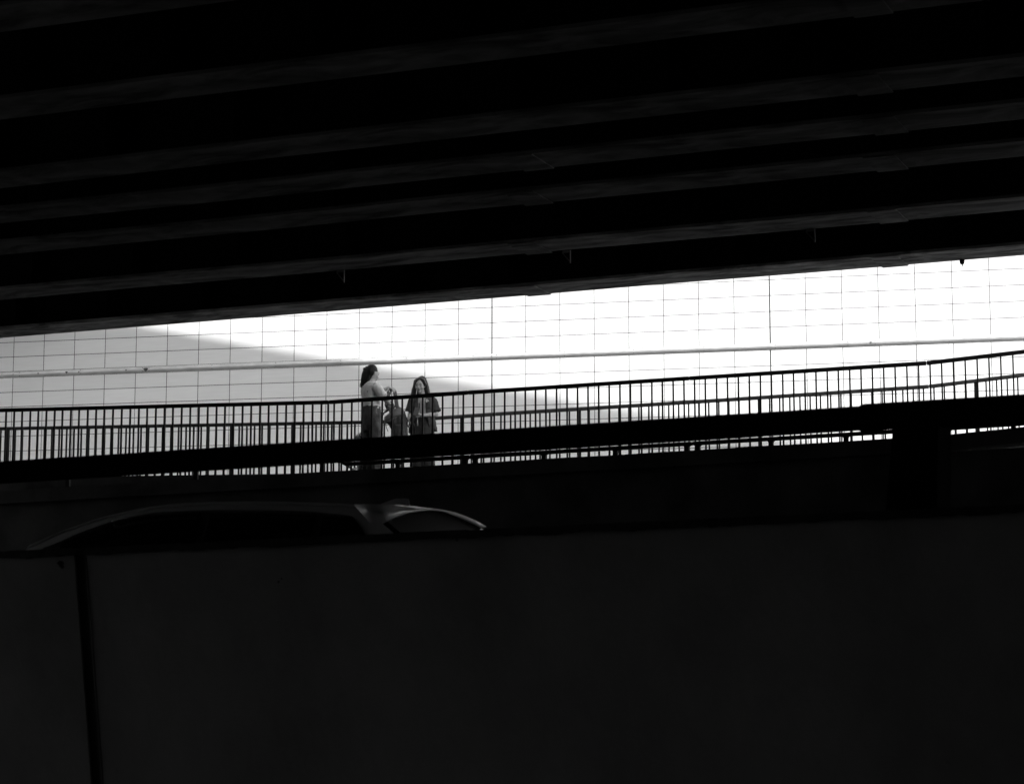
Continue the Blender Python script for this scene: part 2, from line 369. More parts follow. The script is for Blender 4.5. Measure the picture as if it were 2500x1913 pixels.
# recessed joint filler with a round sealing cord
k = MB(); face_block(k, sa - .05, sb + .05, .01, .3, skew=(0, 0), back=.02); k.build('joint_filler', M['dark_conc'], pw)
k = MB(); h0 = face_z(sb) - .01; k.tube([(sb - .004, .012 + LEAN * (h0 - z), z) for z in (h0, h0 - .6, h0 - 1.2, 0.0)], .010, 8); k.build('sealing_cord', M['dark_conc'], pw)
def coping(x0, x1, n, amp):
    k = MB(); rs = []
    for i in range(n + 1):
        x = x0 + (x1 - x0) * i / n
        z1 = amp * (.006 * noise.noise(Vector((x * 3, 1, 0))) + .006 * noise.noise(Vector((x * 11, 7, 0))))
        z0 = amp * (.010 * noise.noise(Vector((x * 4, 5, 0))) + .008 * noise.noise(Vector((x * 17, 9, 0))))
        a, b = face_z(x), cop_z(x)
        rs.append([(x, -.012 + z0, a + z0), (x, .42, a), (x, .42, b + z1), (x, .0 + z1, b + z1)])
    k.rings(rs); k.build('coping', M['coping'], pw)
coping(-70, -9, 4, 0); coping(-9, 6, 520, 1); coping(6, 50, 4, 0)
for u, v, r_ in ((146, 1376, .020), (150, 1384, .012), (672, 1420, .006), (680, 1412, .004), (1115, 1320, .006)):
    x, _ = road_frame(hit(u, v, 14, PSI)); z = hit(u, v, 14.05, PSI).z; yy = LEAN * (face_z(x) - z) + .019
    k = MB(); a_ = [(x + r_ * (1 + .4 * math.sin(i * 2.1 + u)) * math.cos(i * .5236), yy - .002 - LEAN * r_ * math.sin(i * .5236) - .019, z + r_ * (1 + .3 * math.sin(i * 1.7 + v)) * math.sin(i * .5236)) for i in range(12)]
    k.v = a_ + [(p_[0], p_[1] + .004, p_[2]) for p_ in a_]; k.f = [tuple(range(12)), tuple(reversed(range(12, 24)))] + [(i, (i + 1) % 12, 12 + (i + 1) % 12, 12 + i) for i in range(12)]
    k.build('pockmark', M['coping'], pw)
# rail on posts along the coping
gr = thing('guard_rail', 'thick black guard beam on posts running across the picture above the foreground wall', 'guard rail', from_road(0, PT, TOPZ), -R(PSI))
bt1 = fit([(0, 1126), (700, 1080), (1100, 1054), (1300, 1039), (1950, 1001), (2078, 992)], 14 + .10 / CP)
bb1 = fit([(30, 1179), (465, 1152), (700, 1140), (1079, 1112), (1400, 1093.5), (1685, 1077), (1950, 1061.5), (2049, 1055.5)], 14 + .16 / CP)
bt2 = fit([(2093, 986), (2500, 961)], 14 + .09 / CP); bb2 = fit([(2049, 1055.5), (2320, 1043), (2470, 1034.5)], 14 + .16 / CP)
sA, _ = road_frame(hit(2084, 990, 14, PSI))
def beam_piece(xs_, ft, fb_, fy):
    k = MB(); rs = []
    for x in xs_:
        zt, zb_ = ft(x) - TOPZ, fb_(x) - TOPZ
        rs.append([(x, fy, zb_), (x, .16, zb_), (x, .16, zt), (x, fy, zt)])
    k.rings(rs); bevel(k.build('beam', M['beam'], gr), .008, 2)
beam_piece([-45, -20, -9, -6, -3, 0, sA - .002], bt1, bb1, .10)
k = MB(); rs = []
for x, f_ in ((sA, 0), (sA + .012, .25), (sA + .026, .8), (sA + .04, 1), (8, 1), (40, 1)):
    zt = (bt1(x) * (1 - f_) + bt2(x) * f_) - TOPZ; zb_ = bb2(x) - TOPZ
    rs.append([(x, .10 - .01 * f_, zb_), (x, .16, zb_), (x, .16, zt), (x, .10 - .01 * f_, zt)])
k.rings(rs); bevel(k.build('beam', M['beam'], gr), .006, 2)
sP0, _ = road_frame(hit(2175, 1060, 14, PSI)); sP1, _ = road_frame(hit(2320, 1050, 14, PSI)); sPm, _ = road_frame(hit(2286, 1060, 14, PSI))
def post(off):
    x0, x1, xm = sP0 + off, sP1 + off, sPm + off; zt = bb1(x0) - TOPZ + .03; zb = cop_z(x0) - TOPZ - .02
    k = MB(); k.hexa([(x0 - .055, .05, zb), (xm - .02, .05, zb), (xm - .02, .39, zb), (x0 - .055, .39, zb), (x0, .06, zt), (xm, .06, zt), (xm, .40, zt), (x0, .40, zt)])
    bevel(k.build('post', M['beam'], gr), .004)
for q in (0, -8.5, -17, 8.5): post(q)
sB, _ = road_frame(hit(2112, 1060, 14, PSI))
BBs = bb1(sB) - TOPZ
k = MB(); k.tube([(sB - .06, .14, BBs + .01), (sB - .02, .14, BBs - .014), (sB + .03, .14, BBs - .014), (sB + .07, .14, BBs + .01)], .016, 8); k.build('cable_clip', M['trim'], gr)

# ------------------------------------------------------------------ retaining wall with a low pipe rail
CYC = 28.5; CT = CYC * CP
def zc(u, v): return hit(u, v, CYC, PSI).z
cz = sum(zc(u, v) for u, v in [(465, 1171), (700, 1156), (1400, 1116), (1950, 1084)]) / 4
sl_, _ = road_frame(hit(465, 1171, CYC, PSI)); sr_, _ = road_frame(hit(1950, 1084, CYC, PSI))
cg = (zc(1950, 1084) - zc(465, 1171)) / (sr_ - sl_); c0 = zc(465, 1171) - cg * sl_
s_k = road_frame(hit(2285, 1060, CYC, PSI))[0]; g_k = .046 / (road_frame(hit(2500, 1042, CYC, PSI))[0] - s_k)
def ctop(s): return c0 + cg * s + g_k * min(3, max(0, s - s_k))
rw = thing('retaining_wall', 'long dark concrete wall beyond the car with a projecting upper band', 'wall', from_road(0, CT, 0), -R(PSI))
fb = zc(1400, 1116) - zc(1400, 1151)
k = MB(); rs = []
n = 300
for i in range(n + 1):
    x = -60 + 100 * i / n; jz = .006 * noise.noise(Vector((x * 1.3, 2, 2))) + .004 * noise.noise(Vector((x * 6, 2, 5)))
    rs.append([(x, -.02, ctop(x) - fb), (x, .3, ctop(x) - fb), (x, .3, ctop(x) + jz), (x, -.02, ctop(x) + jz)])
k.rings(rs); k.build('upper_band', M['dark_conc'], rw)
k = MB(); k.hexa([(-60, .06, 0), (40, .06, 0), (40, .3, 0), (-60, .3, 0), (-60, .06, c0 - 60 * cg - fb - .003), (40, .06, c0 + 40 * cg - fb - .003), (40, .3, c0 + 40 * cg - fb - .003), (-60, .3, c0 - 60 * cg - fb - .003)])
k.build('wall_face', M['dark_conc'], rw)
prr = thing('pipe_rail', 'low black rail on short wide posts along the top of the retaining wall', 'rail', from_road(0, CT, 0), -R(PSI))
def zb2(u, v): return hit(u, v, CYC + .08 / CP, PSI).z
rz = zb2(1400, 1100) - ctop(road_frame(hit(1400, 1100, CYC, PSI))[0]); rth = zb2(1400, 1096) - zb2(1400, 1104.5)
def su(u, yc=CYC): return road_frame(hit(u, 1110, yc, PSI))[0]
def rail_seg(pts):
    k = MB(); rs = []
    for x, dz in pts:
        z = ctop(x) + rz + dz; rs.append([(x, .05, z - rth / 2), (x, .11, z - rth / 2), (x, .11, z + rth / 2), (x, .05, z + rth / 2)])
    k.rings(rs); bevel(k.build('rail', M['rail'], prr), .006)
rail_seg([(-40, .15), (su(790), .15), (su(838), .0), (su(1142) - .005, 0)])
for a, b_ in ((su(1142), su(1686)), (su(1686), su(2262)), (su(2262), 30)): rail_seg([(a + .005, 0), (min(b_, max(a, s_k)) + (.01 if a >= s_k else 0), 0)] + ([(b_ - .005, 0)] if True else [])) if a < s_k < b_ else rail_seg([(a + .005, 0), (b_ - .005, 0)])
for u in [160, 472, 780, 965, 1130, 1154, 1322, 1497, 1672, 1699, 1878, 2062, 2245, 2430 + 43]:
    x = su(u); hw = .026; dz = .15 if u < 800 else 0
    k = MB(); zt = ctop(x) + rz + dz - rth / 2
    k.rings([[(x - hw * f, .058, z), (x + hw * f, .058, z), (x + hw * f, .102, z), (x - hw * f, .102, z)] for z, f in ((ctop(x) - .01, 1.35), (ctop(x) + .008, 1.0), (zt - .022, 1.0), (zt - .008, 1.25), (zt - .001, 1.7))])
    k.build('post', M['rail'], prr)

# ------------------------------------------------------------------ walkway and its railings
NPL, NPR = 21.0, 15.3
K0 = hit(804, 977, 33.0, 0)
def plane_through(p, psi): return p.y + math.tan(R(psi)) * p.x
NYL, NYR = plane_through(K0, NPL), plane_through(K0, NPR)
nrm = Vector((math.sin(R(18.2)), math.cos(R(18.2)), 0)); WW = 2.15
K1 = K0 + nrm * WW
FYL, FYR = plane_through(K1, NPL), plane_through(K1, NPR)
RH = 1.05
# top of near railing through measured pixels
near_pts = [hit(-60, 998.5, NYL, NPL), hit(804, 977, NYL, NPL), hit(1143, 953.5, NYR, NPR), hit(1683, 918.5, NYR, NPR), hit(2262, 881.5, NYR, NPR), hit(2560, 846.5, NYR, NPR)]
far_pts = [hit(-60, 1043.5, FYL, NPL), hit(925, 1026, FYL, NPL), hit(1210, 1006.5, FYR, NPR), hit(1722, 975, FYR, NPR), hit(2268, 939, FYR, NPR), hit(2560, 903.5, FYR, NPR)]
def lerp_z(pts, p):
    for a, b in zip(pts[:-1], pts[1:]):
        if a.x <= p.x <= b.x:
            f = (p.x - a.x) / (b.x - a.x); return a.z + (b.z - a.z) * f
    return pts[0].z if p.x < pts[0].x else pts[-1].z
NB = [x * .3643 for x in (39, 93, 147, 201, 255, 309, 364, 417, 473, 528, 586, 642, 698, 756, 814, 871, 929, 985, 1043, 1101, 1158, 1216, 1274, 1331, 1390, 1449, 1506, 1565, 1624, 1682, 1741, 1799, 1857, 1916)]
NB += [719.4, 740.8, 762.8, 784.2, 800.7, 815.4, 834.5, 858.4, 883.6, 907.5, 932.7, 956.9, 981.8, 1006, 1031.8, 1056, 1080.6, 1105.8, 1131, 1156, 1181, 1206.5, 1232, 1257.8, 1282.7, 1307.6, 1333, 1359, 1384.7,
       1410.4, 1436, 1462, 1488, 1514.3, 1540, 1566, 1592, 1618, 1644.5, 1671, 1697, 1723, 1750.8, 1777.5, 1804, 1831, 1858, 1885, 1912.6, 1939.5, 1967, 1994.3, 2022, 2049.4, 2077, 2104.8, 2132.7, 2160.7, 2188.7, 2217.6, 2246, 2274.4, 2302.7, 2331.8, 2361, 2390, 2419, 2448, 2477.9]
FB = [790.8 - 18.9 * (1 - .0007 * i) * i for i in range(44)]
FB = [u for u in FB if u > -5]; FB += [810, 829, 848, 866.7, 886, 905]
u = 1318.5; st = 23.95
while u > 935: FB.append(u); u -= st; st *= .9990
u = 1318.5; st = 23.95
while u < 2500:
    u += st; st *= 1.00165; FB.append(u)
posts_u_far = (28, 251, 398, 566, 716, 1129, 1412, 1860, 2378)
def build_railing(pts, bars, labels, group, front, thick):
    parts = []
    for i, (a, b) in enumerate(zip(pts[:-1], pts[1:])):
        a = a.copy(); b = b.copy()
        left = i == 0; yc = (NYL if left else NYR) if front else (FYL if left else FYR); ps = NPL if left else NPR
        d = (b - a).normalized()
        base = Vector((a.x, a.y, a.z - RH))
        t = thing('railing', labels[i], 'railing', base, 0, group)
        rt = .052 if front else .050
        m_r = M['rail'] if front else M['gloss_rail'] if left else M['lit_rail']
        k = MB(); g0 = .0 if left else .002
        dep = .05 if front else .06
        k.bar(a + d * g0 - base - Vector((0, 0, rt / 2)), b - d * .002 - base - Vector((0, 0, rt / 2)), dep, rt)
        bevel(k.build('top_rail', m_r, t), .010, 2)
        k = MB(); k.bar(a - base - Vector((0, 0, RH - .02)), b - base - Vector((0, 0, RH - .02)), .03, .03); k.build('bottom_rail', M['rail'], t)
        for u in bars:
            p = hit(u, 1035, yc, ps)
            if not (a.x < p.x <= b.x): continue
            isp = (not front) and any(abs(u - q) < 9.5 for q in posts_u_far)
            z1 = lerp_z(pts, p) - rt - .001
            k = MB(); wv = .0098; dv = .013
            if isp: wv, dv = .022, .02
            dd = Vector((d.x, d.y, 0)).normalized(); nn = Vector((-dd.y, dd.x, 0))
            q0 = Vector((p.x, p.y, z1 - RH + rt + .002)) - base; q1 = Vector((p.x, p.y, z1)) - base
            jx = random.uniform(-.0015, .0015)
            c = []
            for q, e in ((q0, jx), (q1, -jx)):
                for sx, sy in ((-1, -1), (1, -1), (1, 1), (-1, 1)): c.append(q + dd * (wv * sx + e) + nn * dv * sy)
            k.hexa(c); k.build('post' if isp else 'baluster', M['rail'], t)
build_railing(near_pts, NB, ['near railing section of narrow black bars at the left, bending at the women', 'near black railing section directly in front of the two women',
    'near black railing section just right of the women', 'near black railing section against the brightest stretch of wall', 'near black railing section at the right edge, rising more steeply'], 'near side walkway railing sections', True, .05)
build_railing(far_pts, FB, ['far railing section at the left with a bright upper edge, behind the near bars', 'far railing section behind and right of the woman in the dark shirt',
    'far grey-topped railing section right of the middle, behind the near bars', 'far grey-topped railing section before the steeper rise at right', 'far grey-topped railing section at the right edge, rising steeply'], 'far side walkway railing sections', False, .05)
# walkway slab following the railings
k = MB(); rs = []
allx = [0, 1, 2, 3, 4, 5]
for i in range(6):
    a, b = near_pts[i], far_pts[i]
    dn = Vector((0, 0, -RH + .01)); ex = nrm * .12
    za = a + dn; zb_ = b + dn
    rs.append([za - ex + Vector((0, 0, -.25)), zb_ + ex + Vector((0, 0, -.25)), zb_ + ex, za - ex])
k.rings(rs); tag(k.build('walkway', M['dark_conc']), kind='structure')
for i, u in enumerate((150, 900, 1600, 2200)):
    p = hit(u, 1150, NYR + .8, NPR); kk = MB(); zt = lerp_z(near_pts, p) - RH - .3
    kk.tube([(0, 0, 0), (0, 0, zt - 3.2)], .25, 20, round_ends=False); o = kk.build('walkway_pier', M['dark_conc'], origin=(p.x, p.y + .4, 3.2))
    tag(o, ('round dark pier carrying the walkway, hidden behind the retaining wall at the far left', 'round pier under the walkway below the two women', 'round pier under the walkway right of the middle', 'round pier under the walkway near the right guard post')[i], 'pier', 'round piers under the walkway')

# ================================================================== PEOPLE
def fl(p): return lerp_z(near_pts, p) - RH + .012
class Fig:
    """places landmarks measured in the photograph at their own real distance Y0 (+dy)"""
    def __init__(s, u0, Y0):
        s.Y0 = Y0; a = hit(u0, 1165, Y0, 0); s.o = Vector((a.x, Y0, fl(a)))
    def P(s, u, v, dy=0.0): return hit(u, v, s.Y0 + dy, 0) - s.o
def ell(mb, c, ax, r, nu=14, nv=10, fn=None):
    """ellipsoid at c with axes ax and radii r; fn reshapes unit-space points"""
    rs = []
    for i in range(nv + 1):
        th = math.pi * (i + .0) / nv; th = min(max(th, .08), math.pi - .08); row = []
        for j in range(nu):
            ph = 2 * math.pi * j / nu
            q = Vector((math.sin(th) * math.cos(ph), math.sin(th) * math.sin(ph), -math.cos(th)))
            q = Vector((q.x * r[0], q.y * r[1], q.z * r[2]))
            if fn: q = fn(q)
            row.append(Vector(c) + ax[0] * q.x + ax[1] * q.y + ax[2] * q.z)
        rs.append(row)
    mb.rings(rs)
def axes(f, up=Vector((0, 0, 1))):
    f = f.normalized(); s = f.cross(up).normalized(); u = s.cross(f).normalized(); return (s, f, u)      # right side, forward, up
def head(mb, c, A, k=1.0):
    def fn(q):
        x, y, z = q
        if z < 0:
            t = min(1, -z / (.112 * k)); x *= 1 - .34 * t * t; y = y * (1 - .12 * t) + .014 * k * t if y > 0 else y * (1 - .45 * t)
        if y > 0 and z > .02 * k: y *= 1 - .06 * (z / (.11 * k))
        return Vector((x, y, z))
    ell(mb, c, A, (.074 * k, .092 * k, .112 * k), 24, 18, fn)
    T = lambda x, y, z: Vector(c) + A[0] * x * k + A[1] * y * k + A[2] * z * k
    mb.tube([T(0, .086, .012), T(0, .100, -.012), T(0, .108, -.028)], [.007 * k, .010 * k, .0135 * k], 10)      # nose
    for sx in (-1, 1):
        mb.tube([T(sx * .010, .094, -.031), T(sx * .013, .092, -.033)], .0085 * k, 8)                          # nostril wings
        mb.tube([T(sx * .014, .083, .026), T(sx * .045, .070, .026)], [.010 * k, .009 * k], 8)                 # brow
        ell(mb, T(sx * .043, .056, -.030), A, (.022 * k, .024 * k, .022 * k), 10, 8)                           # cheek
        ell(mb, T(sx * .075, -.004, -.008), A, (.009 * k, .018 * k, .031 * k), 10, 8)                          # ear
    mb.tube([T(-.018, .080, -.058), T(0, .088, -.056), T(.018, .080, -.058)], [.006 * k, .009 * k, .006 * k], 8)
    mb.tube([T(-.015, .079, -.068), T(0, .085, -.068), T(.015, .079, -.068)], [.006 * k, .009 * k, .006 * k], 8)
    ell(mb, T(0, .070, -.096), A, (.024 * k, .020 * k, .018 * k), 10, 8)                                       # chin
    return T
def face_bits(T, k, A, parent, o):
    for sx in (-1, 1):
        e = MB(); ell(e, T(sx * .030, .0800, .004), A, (.0150 * k, .0085 * k, .0062 * k), 12, 8); e.build('eye', M['eye'], parent, True)
        b = MB(); b.tube([T(sx * .014, .0925, .027), T(sx * .032, .0895, .032), T(sx * .047, .076, .027)], [.003 * k, .0036 * k, .002 * k], 6); b.build('eyebrow', M['hair'], parent, True)
    m = MB(); m.tube([T(-.020, .0835, -.061), T(-.008, .0945, -.0605), T(.008, .0945, -.0605), T(.020, .0835, -.061)], [.002 * k, .0042 * k, .0042 * k, .002 * k], 8)
    m.tube([T(-.015, .0835, -.069), T(0, .0935, -.070), T(.015, .0835, -.069)], [.002 * k, .0046 * k, .002 * k], 8); m.build('lips', M['lips'], parent, True)
def hand(mb, w, d, palm_n, side, L=.17, curl=.6, spread=.12):
    """palm, five unequal bent fingers; w wrist, d direction, palm_n palm normal (towards the palm side), side: thumb side"""
    d = d.normalized(); n_ = (palm_n - d * palm_n.dot(d)).normalized(); s = d.cross(n_).normalized() * side
    pl = L * .52
    rs = []
    for t, wd, th in ((-.12, .028, .022), (.1, .030, .019), (.45, .038, .017), (.8, .040, .015), (1.0, .038, .012)):
        c = w + d * pl * t; rs.append([c + s * wd * math.cos(a) + n_ * th * math.sin(a) for a in [2 * math.pi * i / 12 for i in range(12)]])
    mb.rings(rs)
    for i, (off, ln) in enumerate(((.029, .42), (.010, .47), (-.009, .44), (-.027, .34))):
        b = w + d * pl * .93 + s * off; l = L * ln; dd = (d + s * (off * spread * 12)).normalized(); a = 0; pts = [b]
        for fr in (.42, .32, .26):
            a += curl * (.8 if fr == .42 else 1.0); v_ = dd * math.cos(a) + n_ * math.sin(a); pts.append(pts[-1] + v_ * l * fr)
        mb.tube(pts, [.0092, .0088, .008, .0068], 8)
    b = w + d * pl * .25 + s * .026; v0 = (d * .55 + s * .75 + n_ * .35).normalized(); p1 = b + v0 * .035; v1 = (d * .8 + s * .15 + n_ * .6).normalized()
    mb.tube([b - v0 * .01, p1, p1 + v1 * .028, p1 + v1 * .05 + n_ * .004], [.013, .0112, .0098, .008], 8)
def torso_rings(F_, secs, A, extra=0.0, n=28, sup=2.4):
    rs = []
    for (u, v, dy, rs_, rd) in secs:
        c = F_.P(u, v, dy); row = []
        for i in range(n):
            a = 2 * math.pi * i / n; ca, sa = math.cos(a), math.sin(a)
            ex = 2 / sup; x = math.copysign(abs(ca) ** ex, ca); y = math.copysign(abs(sa) ** ex, sa)
            row.append(c + A[0] * x * (rs_ + extra) + Vector((A[1].x, A[1].y, 0)) * y * (rd + extra))
        rs.append(row)
    return rs
def folds(amp, fx, fz, seed=0.0):
    def f(co):
        a = noise.noise(Vector((co.x * fx + seed, co.y * fx, co.z * fz + seed))); b = noise.noise(Vector((co.x * fx * 2.3, co.y * fx * 2.3 + seed, co.z * fz * 2.1)))
        return amp * (1 - 2 * abs(a)) + amp * .5 * b
    return f
def strands(F_, root, tips, n, spread, r0, r1, mb, seed):
    rnd = random.Random(seed)
    for i in range(n):
        k = rnd.random(); p = []
        off = Vector((rnd.uniform(-1, 1), rnd.uniform(-1, 1), 0)) * spread
        for j, (q, sc_) in enumerate(zip(root, tips)): p.append(q + off * sc_ + Vector((rnd.uniform(-1, 1), rnd.uniform(-1, 1), 0)) * .004)
        mb.tube(p, [r0] * (len(p) - 1) + [r1], 6)

# ------------------------------------------------------------------ woman at the left, seen three-quarters from behind
A_ = Fig(903, 33.85); lw = thing('person', 'woman in light T-shirt seen from behind, hair clipped up, lifting a backpack by its strap', 'person', A_.o)
P = A_.P; bodyA = axes(Vector((.86, .50, 0))); side = bodyA[0]
secs = [(907, 1046, 0, .165, .115), (907, 1030, 0, .172, .125), (907, 1014, 0, .155, .115), (906, 994, 0, .125, .10), (905, 975, 0, .130, .10), (903, 957, 0, .148, .108), (903, 944, 0, .160, .098), (904, 937, 0, .135, .075), (905, 932, .0, .075, .058)]
b = MB(); b.rings(torso_rings(A_, secs, bodyA))
b.tube([P(905, 940, 0), P(907, 926, .0), P(909, 915, .0)], [.062, .050, .050], 14)
hA = axes(Vector((.80, .56, -.28))); hc = P(909.5, 911.5, 0)
T = head(b, hc, hA, .97)
shR = P(917.5, 942, -.125); elR = P(939.5, 973, -.15); wrR = P(948.5, 983, .03)
b.tube([shR, shR.lerp(elR, .5), elR, elR.lerp(wrR, .35), wrR], [.050, .043, .037, .037, .025], 14)
hand(b, wrR, P(958, 986, .16) - wrR, Vector((-.3, .3, -1)), 1, .165, .75)
shL = P(890, 942, .125); elL = P(919, 961, .24); wrL = P(948, 946.5, .16)
b.tube([shL, shL.lerp(elL, .5), elL, elL.lerp(wrL, .35), wrL], [.050, .042, .036, .036, .024], 14)
hand(b, wrL, P(962, 948.5, .10) - wrL, Vector((.35, 0, -1)), -1, .165, .62)
for hx, kn, an, toe in (((914, 1030, -.075), (917, 1092, -.10), (911, 1152, -.06), (924, 1164, -.02)), ((900, 1030, .075), (902, 1092, .08), (894, 1152, .10), (907, 1164, .14))):
    h_, k_, a_ = P(*hx), P(*kn), P(*an); a_.z = .075; tz = P(*toe); tz.z = .028
    b.tube([h_, h_.lerp(k_, .5), k_, k_.lerp(a_, .3), a_], [.088, .075, .056, .052, .036], 14)
    b.tube([a_ - Vector((.02, .01, .03)), a_ - Vector((0, 0, .045)), tz], [.030, .034, .026], 10)
lwb = solid(b, 'body', M['skin'], lw, .0058, 3)
face_bits(T, .97, hA, lw, None)
# T-shirt
b = MB(); ts = [(907.5, 1000, 0, .132, .108), (907.5, 996, 0, .139, .112), (906.5, 984, 0, .134, .108), (905, 970, 0, .134, .106), (903, 955, 0, .150, .110), (903, 943, 0, .160, .100), (904, 937, 0, .145, .084), (905, 933.0, 0, .085, .064)]
b.rings(torso_rings(A_, ts, bodyA))
sR = shR.lerp(elR, .82); b.tube([shR - Vector((.02, 0, 0)), shR.lerp(elR, .3), sR], [.060, .062, .064], 16, round_ends=False)
sL = shL.lerp(elL, .62); b.tube([shL, shL.lerp(elL, .4), sL], [.058, .058, .062], 16, round_ends=False)
solid(b, 't_shirt', M['tee'], lw, .007, 3, folds(.009, 9, 5, 3.1))
# trousers
b = MB(); b.rings(torso_rings(A_, [(908, 1052, 0, .150, .115), (908, 1032, 0, .160, .122), (907.5, 1014, 0, .150, .116), (907, 1000, 0, .134, .108), (906.5, 993, 0, .138, .110)], bodyA))
for hx, kn, an in (((914, 1030, -.075), (918, 1092, -.10), (911, 1152, -.06)), ((900, 1030, .075), (900, 1092, .08), (893, 1152, .10))):
    h_, k_, a_ = P(*hx), P(*kn), P(*an); a_.z = .06
    b.tube([h_, h_.lerp(k_, .5), k_, k_.lerp(a_, .5), a_], [.090, .090, .090, .094, .096], 18, round_ends=False)
solid(b, 'trousers', M['trousers3'], lw, .008, 3, folds(.014, 9, 3.5, 8.2))
b = MB()
for i in range(9):
    z = P(919, 996 + i * 3.6, -.135); b.tube([z, z + Vector((.006 * (-1) ** i, -.004, -.018))], .0035, 6)
b.build('key_chain', M['metal'], lw, True)
# hair: cap, gathered length, loose strands
def cap_fn(q):
    if q.z < .0 and q.y > .0: return Vector((q.x * .82, q.y * .85, q.z))
    return q
b = MB()
cb = hc - hA[1] * .026 + hA[2] * .020
ell(b, cb, hA, (.084, .092, .104), 26, 20, cap_fn)
bk = [P(897, 903, .0), P(893, 915, -.01), P(889.5, 927, -.02), P(886.5, 938, -.02), P(884, 945, -.02)]
b.tube(bk, [.058, .060, .050, .034, .012], 14, flat=.8)
b.tube([P(903, 905, -.02), P(901, 916, -.04), P(897, 926, -.05), P(892, 935, -.05)], [.055, .05, .035, .014], 12)
b.tube([P(912, 898, -.01), P(917, 901, .03), P(921, 906, .06)], [.040, .030, .010], 10)
b.tube([P(905, 897, 0), P(912, 897, .0), P(918, 901, .0)], [.03, .03, .018], 10)
hair = solid(b, 'hair', M['hair'], lw, .006, 3, folds(.003, 50, 3, 1.0))
b = MB(); strands(A_, bk, [.3, .8, 1.2, 1.3, 1.0], 46, .030, .0032, .0012, b, 5)
b.tube([P(884.5, 930, 0), P(882.5, 940, 0), P(881.5, 950, 0)], [.003, .002, .001], 5)
b.build('loose_strands', M['hair'], hair, True)
b = MB(); cc = P(892.5, 900.5, -.02)
for sx in (-1, 1):
    pts = [cc + Vector((.024 * math.cos(a) - .012, .012 * sx, .020 * math.sin(a))) for a in [math.pi * t / 6 for t in range(0, 11)]]
    b.tube(pts, .0038, 6)
b.tube([cc + Vector((.0, -.02, .012)), cc + Vector((.012, .02, -.006))], .006, 6)
b.tube([cc + Vector((.018, -.03, .0)), cc + Vector((.028, -.034, -.016))], .006, 6)
b.build('hair_clip', M['metal'], hair, True)

# ------------------------------------------------------------------ woman at the right, facing the camera
B_ = Fig(1031, 34.25); rwm = thing('person', 'woman facing the camera with long hair, headband and open dark short-sleeved shirt, looking down', 'person', B_.o)
P = B_.P; bodyB = axes(Vector((-.16, -.98, 0)))
secs = [(1031, 1062, 0, .15, .11), (1031, 1044, 0, .158, .115), (1031, 1028, 0, .140, .105), (1032, 1012, 0, .122, .095), (1032, 996, 0, .132, .10), (1033, 982, 0, .145, .100), (1033, 974, 0, .140, .080), (1032, 968, 0, .095, .062), (1031, 965, 0, .06, .05)]
b = MB(); b.rings(torso_rings(B_, secs, bodyB))
hB = axes(Vector((-.20, -.93, -.24))); hcB = P(1025.5, 940.5, -.03)
b.tube([P(1032, 975, .0), P(1030, 962, .0), P(1028, 950, -.005)], [.058, .047, .046], 14)
TB = head(b, hcB, hB, .90)
sh1 = P(1055.5, 976, .0); el1 = P(1064.5, 1011, -.02); wr1 = P(1031, 1013.5, -.22)
b.tube([sh1, sh1.lerp(el1, .5), el1, el1.lerp(wr1, .35), wr1], [.045, .040, .036, .034, .023], 14)
hand(b, wr1, P(1017, 1010, -.25) - wr1, Vector((0, -.3, 1)), 1, .155, 1.0)
sh2 = P(1008.5, 976, .0); el2 = P(1002.5, 1006, .02); wr2 = P(996, 1023, -.10)
b.tube([sh2, sh2.lerp(el2, .5), el2, el2.lerp(wr2, .35), wr2], [.045, .039, .035, .032, .022], 14)
hand(b, wr2, P(993, 1034, -.12) - wr2, Vector((.6, .2, 0)), 1, .15, .55)
for hx, kn, an, toe in (((1040, 1052, .0), (1041, 1104, -.01), (1043, 1155, .02), (1046, 1166, -.14)), ((1022, 1052, .0), (1020, 1104, -.02), (1019, 1155, .0), (1016, 1166, -.15))):
    h_, k_, a_ = P(*hx), P(*kn), P(*an); a_.z = .075; tz = P(*toe); tz.z = .028
    b.tube([h_, h_.lerp(k_, .5), k_, k_.lerp(a_, .3), a_], [.080, .070, .053, .048, .034], 14)
    b.tube([a_ + Vector((0, .02, -.03)), a_ - Vector((0, 0, .045)), tz], [.028, .032, .024], 10)
solid(b, 'body', M['skin'], rwm, .0058, 2)
face_bits(TB, .90, hB, rwm, None)
# grey top
b = MB(); b.rings(torso_rings(B_, [(1031, 1046, 0, .162, .120), (1031, 1036, 0, .160, .118), (1031, 1020, 0, .142, .110), (1032, 1000, 0, .140, .108), (1033, 982, 0, .150, .106), (1033, 975, 0, .140, .086), (1032, 969.5, 0, .09, .066)], bodyB))
solid(b, 'grey_top', M['inner'], rwm, .007, 3, folds(.009, 14, 4, 2.0))
# trousers, very wide
b = MB(); b.rings(torso_rings(B_, [(1031, 1070, 0, .165, .125), (1031, 1050, 0, .166, .125), (1031, 1034, 0, .158, .118), (1031.5, 1020, 0, .138, .106)], bodyB))
for hx, kn, an in (((1041, 1052, .0), (1042, 1104, -.01), (1043, 1155, .0)), ((1021, 1052, .0), (1019, 1104, -.02), (1018, 1155, .0))):
    h_, k_, a_ = P(*hx), P(*kn), P(*an); a_.z = .05
    b.tube([h_, h_.lerp(k_, .5), k_, k_.lerp(a_, .5), a_], [.098, .104, .108, .112, .116], 18, round_ends=False)
solid(b, 'trousers', M['trousers2'], rwm, .008, 3, folds(.014, 9, 3, 5.2))
